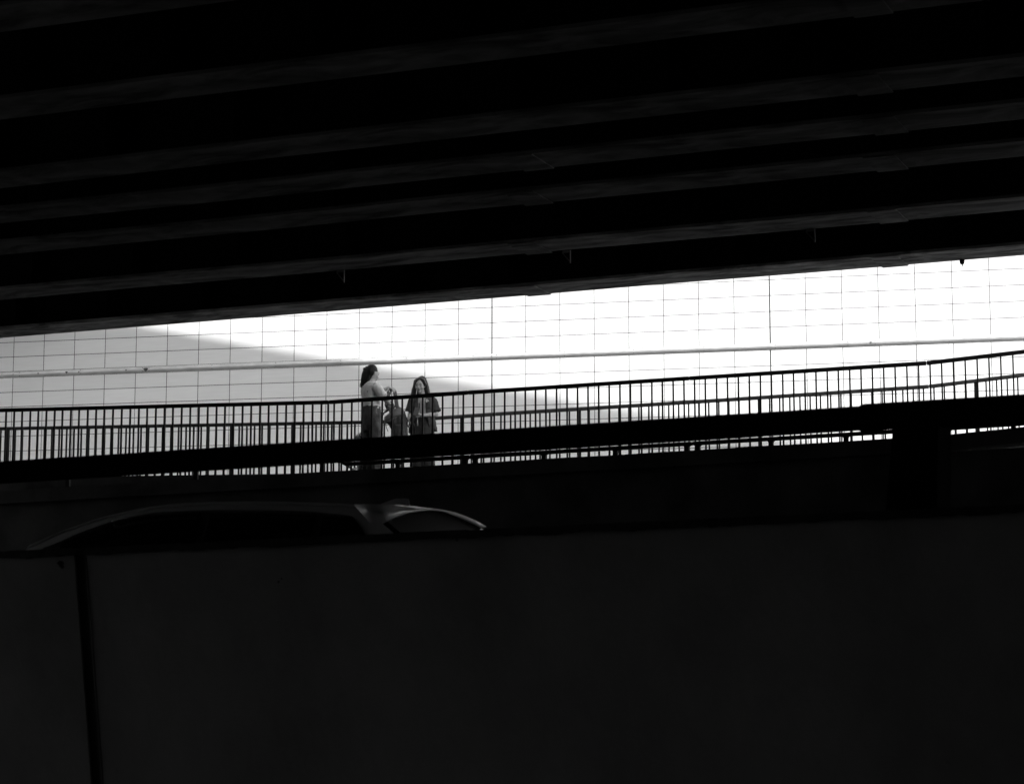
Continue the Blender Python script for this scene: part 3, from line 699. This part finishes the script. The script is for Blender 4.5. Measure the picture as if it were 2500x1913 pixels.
# open shirt: a sheet with real thickness, open down the front
b = MB()
lev = [(1032, 966.5, .0, .090, .068, .50), (1033, 970, .0, .130, .085, .42), (1033, 974, .0, .158, .100, .36), (1033, 984, .0, .166, .122, .34), (1033, 998, .0, .164, .126, .40), (1032.5, 1014, .0, .168, .130, .46), (1032, 1030, .0, .180, .140, .55), (1032.5, 1044, .01, .192, .150, .66), (1033, 1049, .02, .196, .155, .86)]
NS = 44; ro = []; ri = []
for (u_, v_, dy, rs_, rd, gap) in lev:
    c = P(u_, v_, dy); o_ = []; i_ = []
    for j in range(NS):
        a = math.pi / 2 + gap + (2 * math.pi - 2 * gap) * j / (NS - 1)      # forward (camera) is +pi/2
        fo = .016 * math.sin(a * 9 + v_ * .05) * min(1, max(0, (v_ - 975) / 50)) + .004 * math.sin(a * 17 + v_ * .11)
        drop = -.055 * max(0, math.sin(a - math.pi * .15)) ** 2 * 0 + (-.050 * math.exp(-((a - (2 * math.pi + .15)) ** 2) / .10) if v_ > 1043 else 0) + (-.030 * math.exp(-((a - math.pi) ** 2) / .5) if v_ > 1048 else 0)
        q = c + bodyB[0] * math.cos(a) * (rs_ + fo) + bodyB[1] * math.sin(a) * (rd + fo) + Vector((0, 0, drop)); o_.append(q)
        i_.append(c + bodyB[0] * math.cos(a) * (rs_ + fo - .006) + bodyB[1] * math.sin(a) * (rd + fo - .006) + Vector((0, 0, drop)))
    ro.append(o_ + i_[::-1])
b.rings(ro)
os_ = b.build('open_shirt', M['shirt'], rwm, True)
for nm, s_, e_, f_, d_ in (('sleeve', sh1, el1, .80, 1), ('sleeve', sh2, el2, .95, -1)):
    k = MB(); m_ = s_.lerp(e_, f_)
    k.tube([s_ - (e_ - s_) * .12 - Vector((.022 * d_, 0, 0)), s_.lerp(e_, .1), s_.lerp(e_, .45), m_, m_ + (e_ - s_) * .02], [.048, .063, .068, .076, .078], 18, round_ends=False)
    sl_o = solid(k, nm, M['shirt'], os_, .007, 2, folds(.010, 12, 6, 4.0 + d_))
k = MB(); c0_ = P(1031, 968, 0)
for sx in (-1, 1):
    k.hexa([c0_ + Vector((sx * .030, -.075, .006)), c0_ + Vector((sx * .075, -.060, -.022)), c0_ + Vector((sx * .070, -.050, -.020)), c0_ + Vector((sx * .030, -.066, .008)),
            c0_ + Vector((sx * .050, -.045, .030)), c0_ + Vector((sx * .088, -.030, .004)), c0_ + Vector((sx * .082, -.022, .006)), c0_ + Vector((sx * .046, -.038, .030))])
k.build('collar', M['shirt'], os_)
for u_, v_ in ((1046, 988), (1019, 989)):
    k = MB(); q = P(u_, v_, -.132 if u_ > 1030 else -.118); k.box(tuple(q - Vector((.042, .004, .045))), tuple(q + Vector((.036, .006, .035)))); bevel(k.build('chest_pocket', M['shirt'], os_), .004)
k = MB()
k.tube([P(1024, 966, -.06), P(1022, 985, -.125), P(1019, 1010, -.135), P(1018, 1034, -.14)], .0028, 6); k.tube([P(1036, 966, -.06), P(1030, 985, -.125), P(1022, 1010, -.137), P(1018, 1034, -.14)], .0028, 6)
k.build('lanyard', M['pale'], rwm, True)
# long hair with a centre parting and headband
b = MB(); cb = hcB - hB[1] * .022 + hB[2] * .020
ell(b, cb, hB, (.082, .085, .096), 22, 16)
for sgn, us in ((-1, [(1015.5, 930), (1011, 945), (1009, 958), (1007.5, 968), (1007, 976)]), (1, [(1038, 931), (1042, 945), (1044.5, 958), (1046, 970), (1045, 980)])):
    for dyy in (.0, .05):
        b.tube([P(us[0][0], us[0][1], -.01 + dyy)] + [P(u_, v_, .0 + dyy) for u_, v_ in us[1:]], [.030, .032 if sgn > 0 else .022, .034 if sgn > 0 else .022, .030 if sgn > 0 else .020, .010], 12)
b.tube([P(1030, 930, .07), P(1030, 950, .075), P(1030, 970, .07), P(1030, 985, .08)], [.075, .070, .075, .03], 14)
b.tube([P(1026, 924.5, -.075), P(1018, 928, -.085), P(1013, 938, -.07)], [.020, .017, .012], 8); b.tube([P(1026, 924.5, -.075), P(1034, 928, -.085), P(1038.5, 938, -.07)], [.020, .017, .014], 8)
b.tube([P(1015, 930, -.03), P(1014, 942, -.01), P(1013.5, 953, .0), P(1012, 966, .01)], [.018, .020, .022, .018], 10)
hair2 = solid(b, 'hair', M['hair2'], rwm, .0055, 3, folds(.0025, 50, 3, 7.0))
b = MB()
for sgn, us in ((-1, [(1013, 935), (1008, 950), (1006.5, 963), (1005.5, 974)]), (1, [(1041, 935), (1045, 950), (1048, 964), (1048, 978)])):
    strands(B_, [P(u_, v_, .01) for u_, v_ in us], [.6, 1, 1.1, 1.1], 22, .016, .0026, .0010, b, 11 + sgn)
b.build('loose_strands', M['hair2'], hair2, True)
b = MB(); pts = []
for i in range(15):
    a = math.pi * (i / 14) ; pts.append(cb + hB[0] * math.cos(a) * .087 + hB[2] * (math.sin(a) * .103 - .01) + hB[1] * .018)
b.tube(pts, .0075, 8, flat=.5); b.build('headband', M['headband'], rwm, True)
# phone in her hand
ph = P(1016.5, 1004.5, -.285) + B_.o
k = MB(); k.box((-.036, -.005, -.070), (.036, .004, .070)); o = k.build('phone', M['plastic'], origin=tuple(ph)); o.rotation_euler = (R(-20), R(14), 0); bevel(o, .006, 3)
tag(o, "small black phone held upright in the right woman's bent arm", 'phone')
k = MB(); 
for i in range(8):
    q = P(1018.5 + (i % 2) * 1.2, 1018 + i * 2.6, -.27) + B_.o; k.tube([q, q + Vector((.004, 0, -.012))], .004, 6)
q0 = Vector(k.v[0]); k.v = [tuple(Vector(p_) - q0) for p_ in k.v]
tag(k.build('key_charm', M['metal'], origin=tuple(q0)), "thin beaded charm dangling below the right woman's phone hand", 'charm')

# ------------------------------------------------------------------ backpack hanging from the hands
C_ = Fig(972, 34.05); P = C_.P
bp = thing('backpack', 'big dark backpack with rounded lid held up by its straps between the two women', 'backpack', C_.o)
X_ = (Vector((1, 0, 0)), Vector((0, 1, 0)), Vector((0, 0, 1)))
b = MB(); b.rings(torso_rings(C_, [(976, 1101, 0, .085, .07), (977, 1097, 0, .105, .09), (977, 1080, 0, .112, .10), (977, 1060, 0, .114, .10), (975.5, 1048, 0, .114, .10), (972, 1038, 0, .120, .10), (968, 1030, 0, .140, .10), (966.5, 1020, 0, .145, .095), (970, 1012, 0, .115, .085), (973, 1005, 0, .085, .06)], X_, 0, 28, 2.6))
solid(b, 'bag_body', M['bag'], bp, .008, 3, folds(.009, 13, 5, 6.0))
b = MB(); b.rings(torso_rings(C_, [(951, 1032, 0, .070, .090), (957, 1025, 0, .115, .105), (964, 1017, 0, .148, .108), (969.5, 1010, -.0, .118, .098), (971.5, 1003, 0, .094, .080), (972, 998.5, 0, .070, .050), (972, 997, 0, .03, .02)], X_, 0, 28, 2.4))
solid(b, 'lid', M['bag2'], bp, .007, 5, folds(.004, 9, 6, 9.0))
def ribbon(pts, wd, th, name, m, parent, ref=Vector((.2, 1, 0))):
    k = MB(); rs = []
    pts = [Vector(p) for p in pts]
    for _ in range(2):                                     # smooth the path
        q = [pts[0]]
        for a, b_ in zip(pts[:-1], pts[1:]): q += [a.lerp(b_, .25), a.lerp(b_, .75)]
        q.append(pts[-1]); pts = q
    for i, p in enumerate(pts):
        d = (pts[min(i + 1, len(pts) - 1)] - pts[max(i - 1, 0)]).normalized(); x = ref.normalized(); x = (x - d * x.dot(d)).normalized(); y = d.cross(x)
        rs.append([p + x * wd + y * th, p - x * wd + y * th, p - x * wd - y * th, p + x * wd - y * th])
    k.rings(rs); return k.build(name, m, parent, False)
ribbon([P(956, 1008, -.06), P(950, 992, -.02), P(945, 978, .05), P(947.5, 962, .10), P(953, 951, .13), P(959.5, 948.5, .13), P(964, 956, .12), P(966.5, 972, .10), P(968, 988, .03), P(973, 1000, .0)], .030, .006, 'shoulder_strap', M['bag'], bp, Vector((.75, .6, 0)))
ribbon([P(958, 1006, .03), P(950, 1000, .03), P(944, 991, .02), P(943, 984, .0), P(948, 979, -.02), P(956, 984, -.02), P(962, 996, .0)], .026, .006, 'shoulder_strap', M['bag'], bp, Vector((.75, .6, 0)))
ribbon([P(946, 984, .06), P(944, 997, .06), P(938, 1009, .05), P(935, 1014, .04)], .012, .002, 'webbing', M['strap'], bp)
ribbon([P(958, 1003, -.03), P(963, 994, -.04), P(968, 985, -.04), P(972, 994, -.04), P(980, 1001, -.03)], .014, .003, 'grab_handle', M['bag'], bp)
k = MB(); k.hexa([P(967, 989, -.05), P(980, 1001, -.045), P(980, 1001, -.035), P(967, 989, -.04), P(966.6, 987, -.05), P(981, 996, -.045), P(981, 996, -.035), P(966.6, 987, -.04)]); k.build('flap', M['bag2'], bp)
b = MB(); b.rings(torso_rings(C_, [(977, 1092, -.085, .06, .03), (977, 1088, -.09, .075, .045), (976, 1062, -.09, .078, .045), (974, 1040, -.085, .072, .035), (973, 1036, -.08, .05, .02)], X_)); solid(b, 'front_pocket', M['bag'], bp, .007, 3, folds(.005, 15, 6, 2.0))
k = MB(); k.tube([P(940, 1029, -.09), P(950, 1022, -.105), P(962, 1016.5, -.112), P(976, 1013, -.106), P(990, 1012, -.06)], .004, 6); k.build('piping', M['plastic'], bp, True)
k = MB(); k.tube([P(991, 1013, -.02), P(993, 1022, -.03), P(994.5, 1040, -.03)], .004, 6); k.tube([P(941, 1030, -.08), P(943, 1042, -.06), P(947, 1052, -.05)], .005, 6); k.build('buckle_strap', M['strap'], bp, True)
b = MB(); ell(b, P(993.5, 1031.5, -.14), X_, (.008, .008, .022), 8, 6); b.tube([P(995, 1024, -.12), P(994, 1037, -.14)], .005, 6); b.build('zip_pull', M['plastic'], bp, True)

# ------------------------------------------------------------------ stroller beside the left woman
D_ = Fig(885, 34.30); P = D_.P
stv = thing('stroller', 'folding stroller with pale basket at the left woman\'s feet, mostly hidden by the guard beam', 'stroller', D_.o)
def wheel(u_, dy, r=.085):
    c = P(u_, 1150, dy); c.z = r + .002; k = MB(); n = 22
    k.rings([[c + Vector((math.cos(2 * math.pi * i / n) * rr, yy, math.sin(2 * math.pi * i / n) * rr)) for i in range(n)] for rr, yy in ((r * .72, -.013), (r * .95, -.014), (r, -.006), (r, .006), (r * .95, .014), (r * .72, .013))], cap=False)
    k.rings([[c + Vector((math.cos(2 * math.pi * i / n) * r * .72, yy, math.sin(2 * math.pi * i / n) * r * .72)) for i in range(n)] for yy in (.013, -.013)], cap=False)
    wo_ = k.build('wheel', M['rubber'], stv, True)
    k = MB(); k.tube([c + Vector((0, -.018, 0)), c + Vector((0, .018, 0))], .018, 12)
    for i in range(5):
        a = 2 * math.pi * i / 5; k.tube([c, c + Vector((math.cos(a) * r * .74, 0, math.sin(a) * r * .74))], .007, 6)
    k.build('hub', M['metal'], wo_, True)
    return c
for dy in (-.10, .30):
    cf = wheel(840, dy); cr = wheel(926, dy, .095)
    top = P(941, 1004, dy * .6 + .1); hinge = P(884, 1068, dy * .9)
    k = MB(); k.tube([cf + Vector((.02, 0, .06)), P(858, 1108, dy), hinge, P(915, 1030, dy * .8 + .05), top], .010, 8)
    k.tube([P(878, 1062, dy), P(900, 1100, dy), cr], .010, 8); k.tube([P(893, 1088, dy), P(905, 1110, dy), P(938, 1152, dy)], .008, 8)
    k.tube([P(848, 1128, dy), P(880, 1134, dy), cr + Vector((-.02, 0, .05))], .008, 8)
    k.build('frame_side', M['plastic'], stv, True)
k = MB(); a_, b_ = P(941, 1004, .04), P(941, 1004, .28); k.tube([a_ + Vector((-.01, 0, -.01)), a_ + Vector((.03, 0, .012)), b_ + Vector((.03, 0, .012)), b_ + Vector((-.01, 0, -.01))], .015, 10); k.build('handle', M['rubber'], stv, True)
k = MB(); n = 10; rs = []
for i in range(n + 1):
    t = i / n; u_ = 862 + 40 * t; v_ = 1108 - 4 * math.sin(t * 3) - (t ** 3) * 46; sag = .0
    rs.append([P(u_, v_, -.09), P(u_, v_ + 3, .10), P(u_, v_, .28), P(u_ + 1.5, v_ + 4, .28), P(u_ + 1.5, v_ + 7, .10), P(u_ + 1.5, v_ + 4, -.09)])
k.rings(rs); k.build('seat', M['trousers'], stv, True)
b = MB(); b.rings(torso_rings(D_, [(893, 1150, .10, .09, .12), (893, 1146, .10, .11, .14), (893, 1136, .10, .115, .15), (893, 1130, .10, .11, .14), (893, 1127, .10, .09, .12)], X_)); solid(b, 'basket', M['pale'], stv, .008, 2, folds(.012, 14, 9, 3.0))
b = MB(); ell(b, P(874, 1066, .0), X_, (.045, .05, .022), 12, 8); b.tube([P(871, 1068, 0), P(880, 1058, .02), P(884, 1062, .05)], .016, 8); solid(b, 'blanket', M['pale'], stv, .006, 2, folds(.008, 25, 25, 3.0))
k = MB(); k.tube([P(853, 1140, -.1), P(862, 1146, .1), P(876, 1141, .28)], .014, 8); k.build('footrest', M['plastic'], stv, True)

# ================================================================== CAR
CY = 15.6                                                   # plane of the near side windows
def cp(u, v): p = hit(u, v, CY, PSI); return road_frame(p)[0], p.z
s_ref, _ = cp(600, 1250)
car = thing('car', 'pale hatchback driving left behind the foreground wall, only its roof and upper windows showing', 'car', from_road(s_ref, CY * CP + .80, ROADZ), -R(PSI))
def L(u, v): s, z = cp(u, v); return s - s_ref, z - ROADZ
# side profile of the roof measured at the near roof edge; front is at -x
roof = [L(*q) for q in ((28, 1345), (122, 1297), (218, 1259), (313, 1237), (398, 1225), (512, 1220), (626, 1219.5), (740, 1222.5), (854, 1227), (911, 1231), (962, 1236))]
xr = roof[-1][0]; xf = roof[0][0]
def prof(pts, x):
    if x <= pts[0][0]: return pts[0][1]
    for (a, za), (b_, zb) in zip(pts[:-1], pts[1:]):
        if a <= x <= b_:
            t = (x - a) / (b_ - a); return za + (zb - za) * t
    return pts[-1][1]
BELT = .98
x_w = xf - .12                                             # base of the windscreen
top_line = [(x_w - 1.0, .66), (x_w - .85, .80), (x_w - .4, .90), (x_w, .97)] + roof + [(xr + .10, roof[-1][1] - .05), (xr + .25, roof[-1][1] - .22), (xr + .38, .98), (xr + .47, .90), (xr + .50, .6)]
def halfw(x):
    a = (x - (x_w - 1.0)); b_ = (xr + .50 - x)
    return .88 - .16 * max(0, 1 - a / .7) ** 2 - .10 * max(0, 1 - b_ / .5) ** 2
def section(x):
    zt = prof(top_line, x); hw = halfw(x); zb = .28
    belt = min(BELT, zt - .02); green = zt > BELT + .03
    ti = .17 * min(1, (zt - BELT) / .42) if green else 0.0
    pts = [(hw * .92, zb), (hw, zb + .12), (hw, .55), (hw * .995, belt - .12), (hw * .97, belt)]
    if green: pts += [(hw * .97 - ti * .5, (belt + zt) / 2), (hw * .97 - ti, zt - .045), (hw * .97 - ti - .04, zt - .008), (hw * .97 - ti - .12, zt + .006), (hw * .3, zt + .022), (0, zt + .026)]
    else: pts += [(hw * .95, belt + .004), (hw * .90, zt - .012), (hw * .82, zt - .004), (hw * .7, zt), (hw * .3, zt + .008), (0, zt + .01)]
    return pts
xs = sorted(set([x_w - 1.0, x_w - .97] + [x_w - 1.0 + i * .06 for i in range(int((xr + .5 - (x_w - 1.0)) / .06) + 1)] + [xr + .50]))
k = MB(); rs = []
for x in xs:
    s_ = section(x); rs.append([(x, -y, z) for y, z in s_] + [(x, y, z) for y, z in s_[::-1][1:]])
k.rings(rs, cap=True)
body = k.build('body', M['car'], car, True)
sb_ = body.modifiers.new('sub', 'SUBSURF'); sb_.levels = 1; sb_.render_levels = 2
def side_y(x, z):
    """near half-width of the body at height z in the glasshouse"""
    s_ = section(x)
    for (y0, z0), (y1, z1) in zip(s_[:-1], s_[1:]):
        if z0 <= z <= z1 and z1 > z0: return y0 + (y1 - y0) * (z - z0) / (z1 - z0)
    return s_[-3][0]
wtop = [L(*q) for q in ((108, 1342), (172, 1308), (256, 1274), (342, 1255.5), (455, 1248.5), (626, 1248), (740, 1252), (831, 1261), (848, 1267), (877, 1298), (893, 1318))]
def strip(mb, xa, xb, top, bot, proud, n=26, sy=-1, th=.004):
    r = []
    for i in range(n + 1):
        x = xa + (xb - xa) * i / n; zt_, zb_ = top(x), bot(x)
        if zt_ < zb_ + .004: zt_ = zb_ + .004
        zs = [zb_ + (zt_ - zb_) * t for t in (0, .33, .66, 1)]
        o = [(x, sy * (side_y(x, z) + proud), z) for z in zs]; q = [(x, sy * (side_y(x, z) + proud - th), z) for z in zs[::-1]]
        r.append(o + q)
    mb.rings(r)
wx0, wx1 = wtop[0][0], wtop[-1][0]
for sy in (-1, 1):
    # black surround, glass panes, chrome line
    k = MB(); strip(k, wx0 - .03, wx1 + .03, lambda x: prof([(a, z + .022) for a, z in wtop], x), lambda x: BELT + .0, .006, 60, sy); k.build('window_surround', M['trim'], car, True)
    seg = [(wx0 + .30, wx0 + .30 + (wx1 - wx0) * .36), (wx0 + .36 + (wx1 - wx0) * .36, wx1 - .42), (wx1 - .36, wx1 - .02)]
    seg[0] = (wx0 + .12, seg[0][1])
    for a, b_ in seg:
        k = MB(); strip(k, a, b_, lambda x: prof(wtop, x) - .004, lambda x: BELT + .02, .011, 40, sy, .004); k.build('side_window', M['glass'], car, True)
    k = MB(); pts = [(x_, sy * (side_y(x_, z_ + .012) + .012), z_ + .014) for x_, z_ in [(wtop[2][0] + (wtop[7][0] - wtop[2][0]) * i / 30, 0) for i in range(31)] for z_ in [prof(wtop, x_)]]
    k.tube(pts, .0055, 6); k.build('chrome_strip', M['chrome'], car, True)
    k = MB(); k.tube([(x_w + .02, sy * .66, 1.0)] + [(x_, sy * (section(x_)[-4][0] + .0), prof(top_line, x_) - .002) for x_ in [xf + .1 + (xr - xf - .1) * i / 24 for i in range(25)]], .009, 6); k.build('roof_moulding', M['trim'] if False else M['car'], car, True)
    # mirror, door lines, handles, lamps
    k = MB(); ell(k, Vector((x_w + .52, sy * .97, 1.02)), X_, (.06, .10, .07), 14, 10); k.tube([(x_w + .55, sy * .84, .97), (x_w + .53, sy * .93, .99)], .02, 8); k.build('mirror', M['car'], car, True)
    for hx in (.30, .62):
        x_ = wx0 + (wx1 - wx0) * hx + .1; k = MB(); k.tube([(x_, sy * .885, .86), (x_ + .02, sy * .905, .865), (x_ + .16, sy * .905, .87), (x_ + .18, sy * .885, .87)], .011, 8); k.build('door_handle', M['car'], car, True)
    k = MB(); ell(k, Vector((x_w - .86, sy * .62, .68)), X_, (.10, .14, .06), 16, 10); k.build('headlight', M['lamp'], car, True)
    k = MB(); ell(k, Vector((xr + .44, sy * .66, .82)), X_, (.09, .16, .10), 16, 10); k.build('tail_light', M['lamp'], car, True)
    for wx in (x_w - .35, xr - .25):
        n = 30; r = .32; c = Vector((wx, sy * .80, r)); k = MB()
        k.rings([[c + Vector((math.cos(2 * math.pi * i / n) * rr, yy * sy, math.sin(2 * math.pi * i / n) * rr)) for i in range(n)] for rr, yy in ((.20, -.10), (.30, -.10), (.32, -.08), (.32, .08), (.30, .10), (.20, .10))])
        wh = k.build('wheel', M['rubber'], car, True)
        k = MB(); 
        for i in range(5):
            a = 2 * math.pi * i / 5; k.bar(c + Vector((0, sy * .10, 0)), c + Vector((math.cos(a) * .2, sy * .10, math.sin(a) * .2)), .05, .02, Vector((0, 1, 0)))
        k.tube([c + Vector((0, sy * .07, 0)), c + Vector((0, sy * .115, 0))], .04, 14); k.build('rim', M['rim'], wh, False)
# windscreen
def glass_sheet(name, xa, za, xb, zb, wa, wb, up):
    k = MB(); rs = []
    for i in range(9):
        t = i / 8; x = xa + (xb - xa) * t; z = za + (zb - za) * t; w_ = wa + (wb - wa) * t; row = []
        for j in range(13):
            y = -w_ + 2 * w_ * j / 12; row.append(Vector((x + (0 if up else 0), y, z + .022 * (1 - (y / w_) ** 2))))
        rs.append([p_ + Vector((0, 0, .012)) for p_ in row] + [p_ + Vector((0, 0, .004)) for p_ in row[::-1]])
    k.rings(rs); return k.build(name, M['glass'], car, True)
glass_sheet('windscreen', x_w + .06, 1.0, L(313, 1237)[0] - .12, L(313, 1237)[1] - .03, .66, .56, True)
# rear face: screen with a body coloured frame, measured on a plane across the car
def rearpt(u, v, off=0.0):
    """intersection of the sight line with the sloping back of the car"""
    d = ray(u, v); n_ = from_road(1, 0, .55).normalized(); p0 = from_road(s_ref + xr + .06 + off, CY * CP, ROADZ + roof[-1][1] - .03)
    o = Vector((0, 0, CZ)); t = (p0 - o).dot(n_) / d.dot(n_); q = o + d * t; s, t2 = road_frame(q)
    return Vector((s - s_ref, t2 - (CY * CP + .80), q.z - ROADZ))
outl = [(945, 1272), (968, 1262), (996, 1253.5), (1025, 1248.5), (1053, 1246), (1085, 1248), (1120, 1259), (1150, 1272), (1178, 1287), (1150, 1306), (1060, 1312), (985, 1306)]
k = MB(); a = [rearpt(u_, v_, .10) for u_, v_ in outl]; b_ = [q - Vector((.03, 0, .015)) for q in a]; n = len(a)
k.v = [tuple(q) for q in a + b_]; k.f = [tuple(range(n)), tuple(reversed(range(n, 2 * n)))] + [(i, (i + 1) % n, n + (i + 1) % n, n + i) for i in range(n)]
k.build('rear_window', M['rear_glass'], car)
# roof spoiler lip over the rear window
lip = [(905, 1229), (968, 1231.5), (1020, 1236), (1070, 1242), (1100, 1247.5), (1127, 1257), (1150, 1265.5), (1167, 1273), (1187, 1286)]
lipi = [(945, 1270), (968, 1260), (996, 1251.5), (1025, 1246), (1053, 1243.5), (1088, 1247.5), (1120, 1259.5), (1148, 1271.5), (1181, 1287.5)]
k = MB(); rs = []
for (u0, v0), (u1, v1) in zip(lip, lipi):
    a = rearpt(u0, v0, .05); b_ = rearpt(u1, v1, .12); rs.append([a + Vector((-.12, 0, .0)), a, a.lerp(b_, .5) + Vector((.012, 0, .006)), b_, b_ + Vector((-.12, 0, -.01))])
k.rings(rs); sp_ = k.build('roof_spoiler', M['car'], car, True)
# shark fin aerial
def onplane(u, v, y):
    p = hit(u, v, CY + (y + .80) / CP, PSI); return road_frame(p)[0] - s_ref, p.z - ROADZ
k = MB(); rs = []; FY = -.42
for u_, vt, wv in ((930, 1229, .004), (945, 1224, .012), (958, 1219, .018), (970, 1216.5, .022), (990, 1216, .014), (998, 1217, .004), (1001, 1232, .003)):
    x, zt = onplane(u_, vt, FY); _, zb_ = onplane(u_, 1246, FY); rs.append([(x, FY - wv, zb_), (x, FY + wv, zb_), (x, FY + wv * .3, zt), (x, FY - wv * .3, zt)])
k.rings(rs); k.build('aerial_fin', M['car'], car)
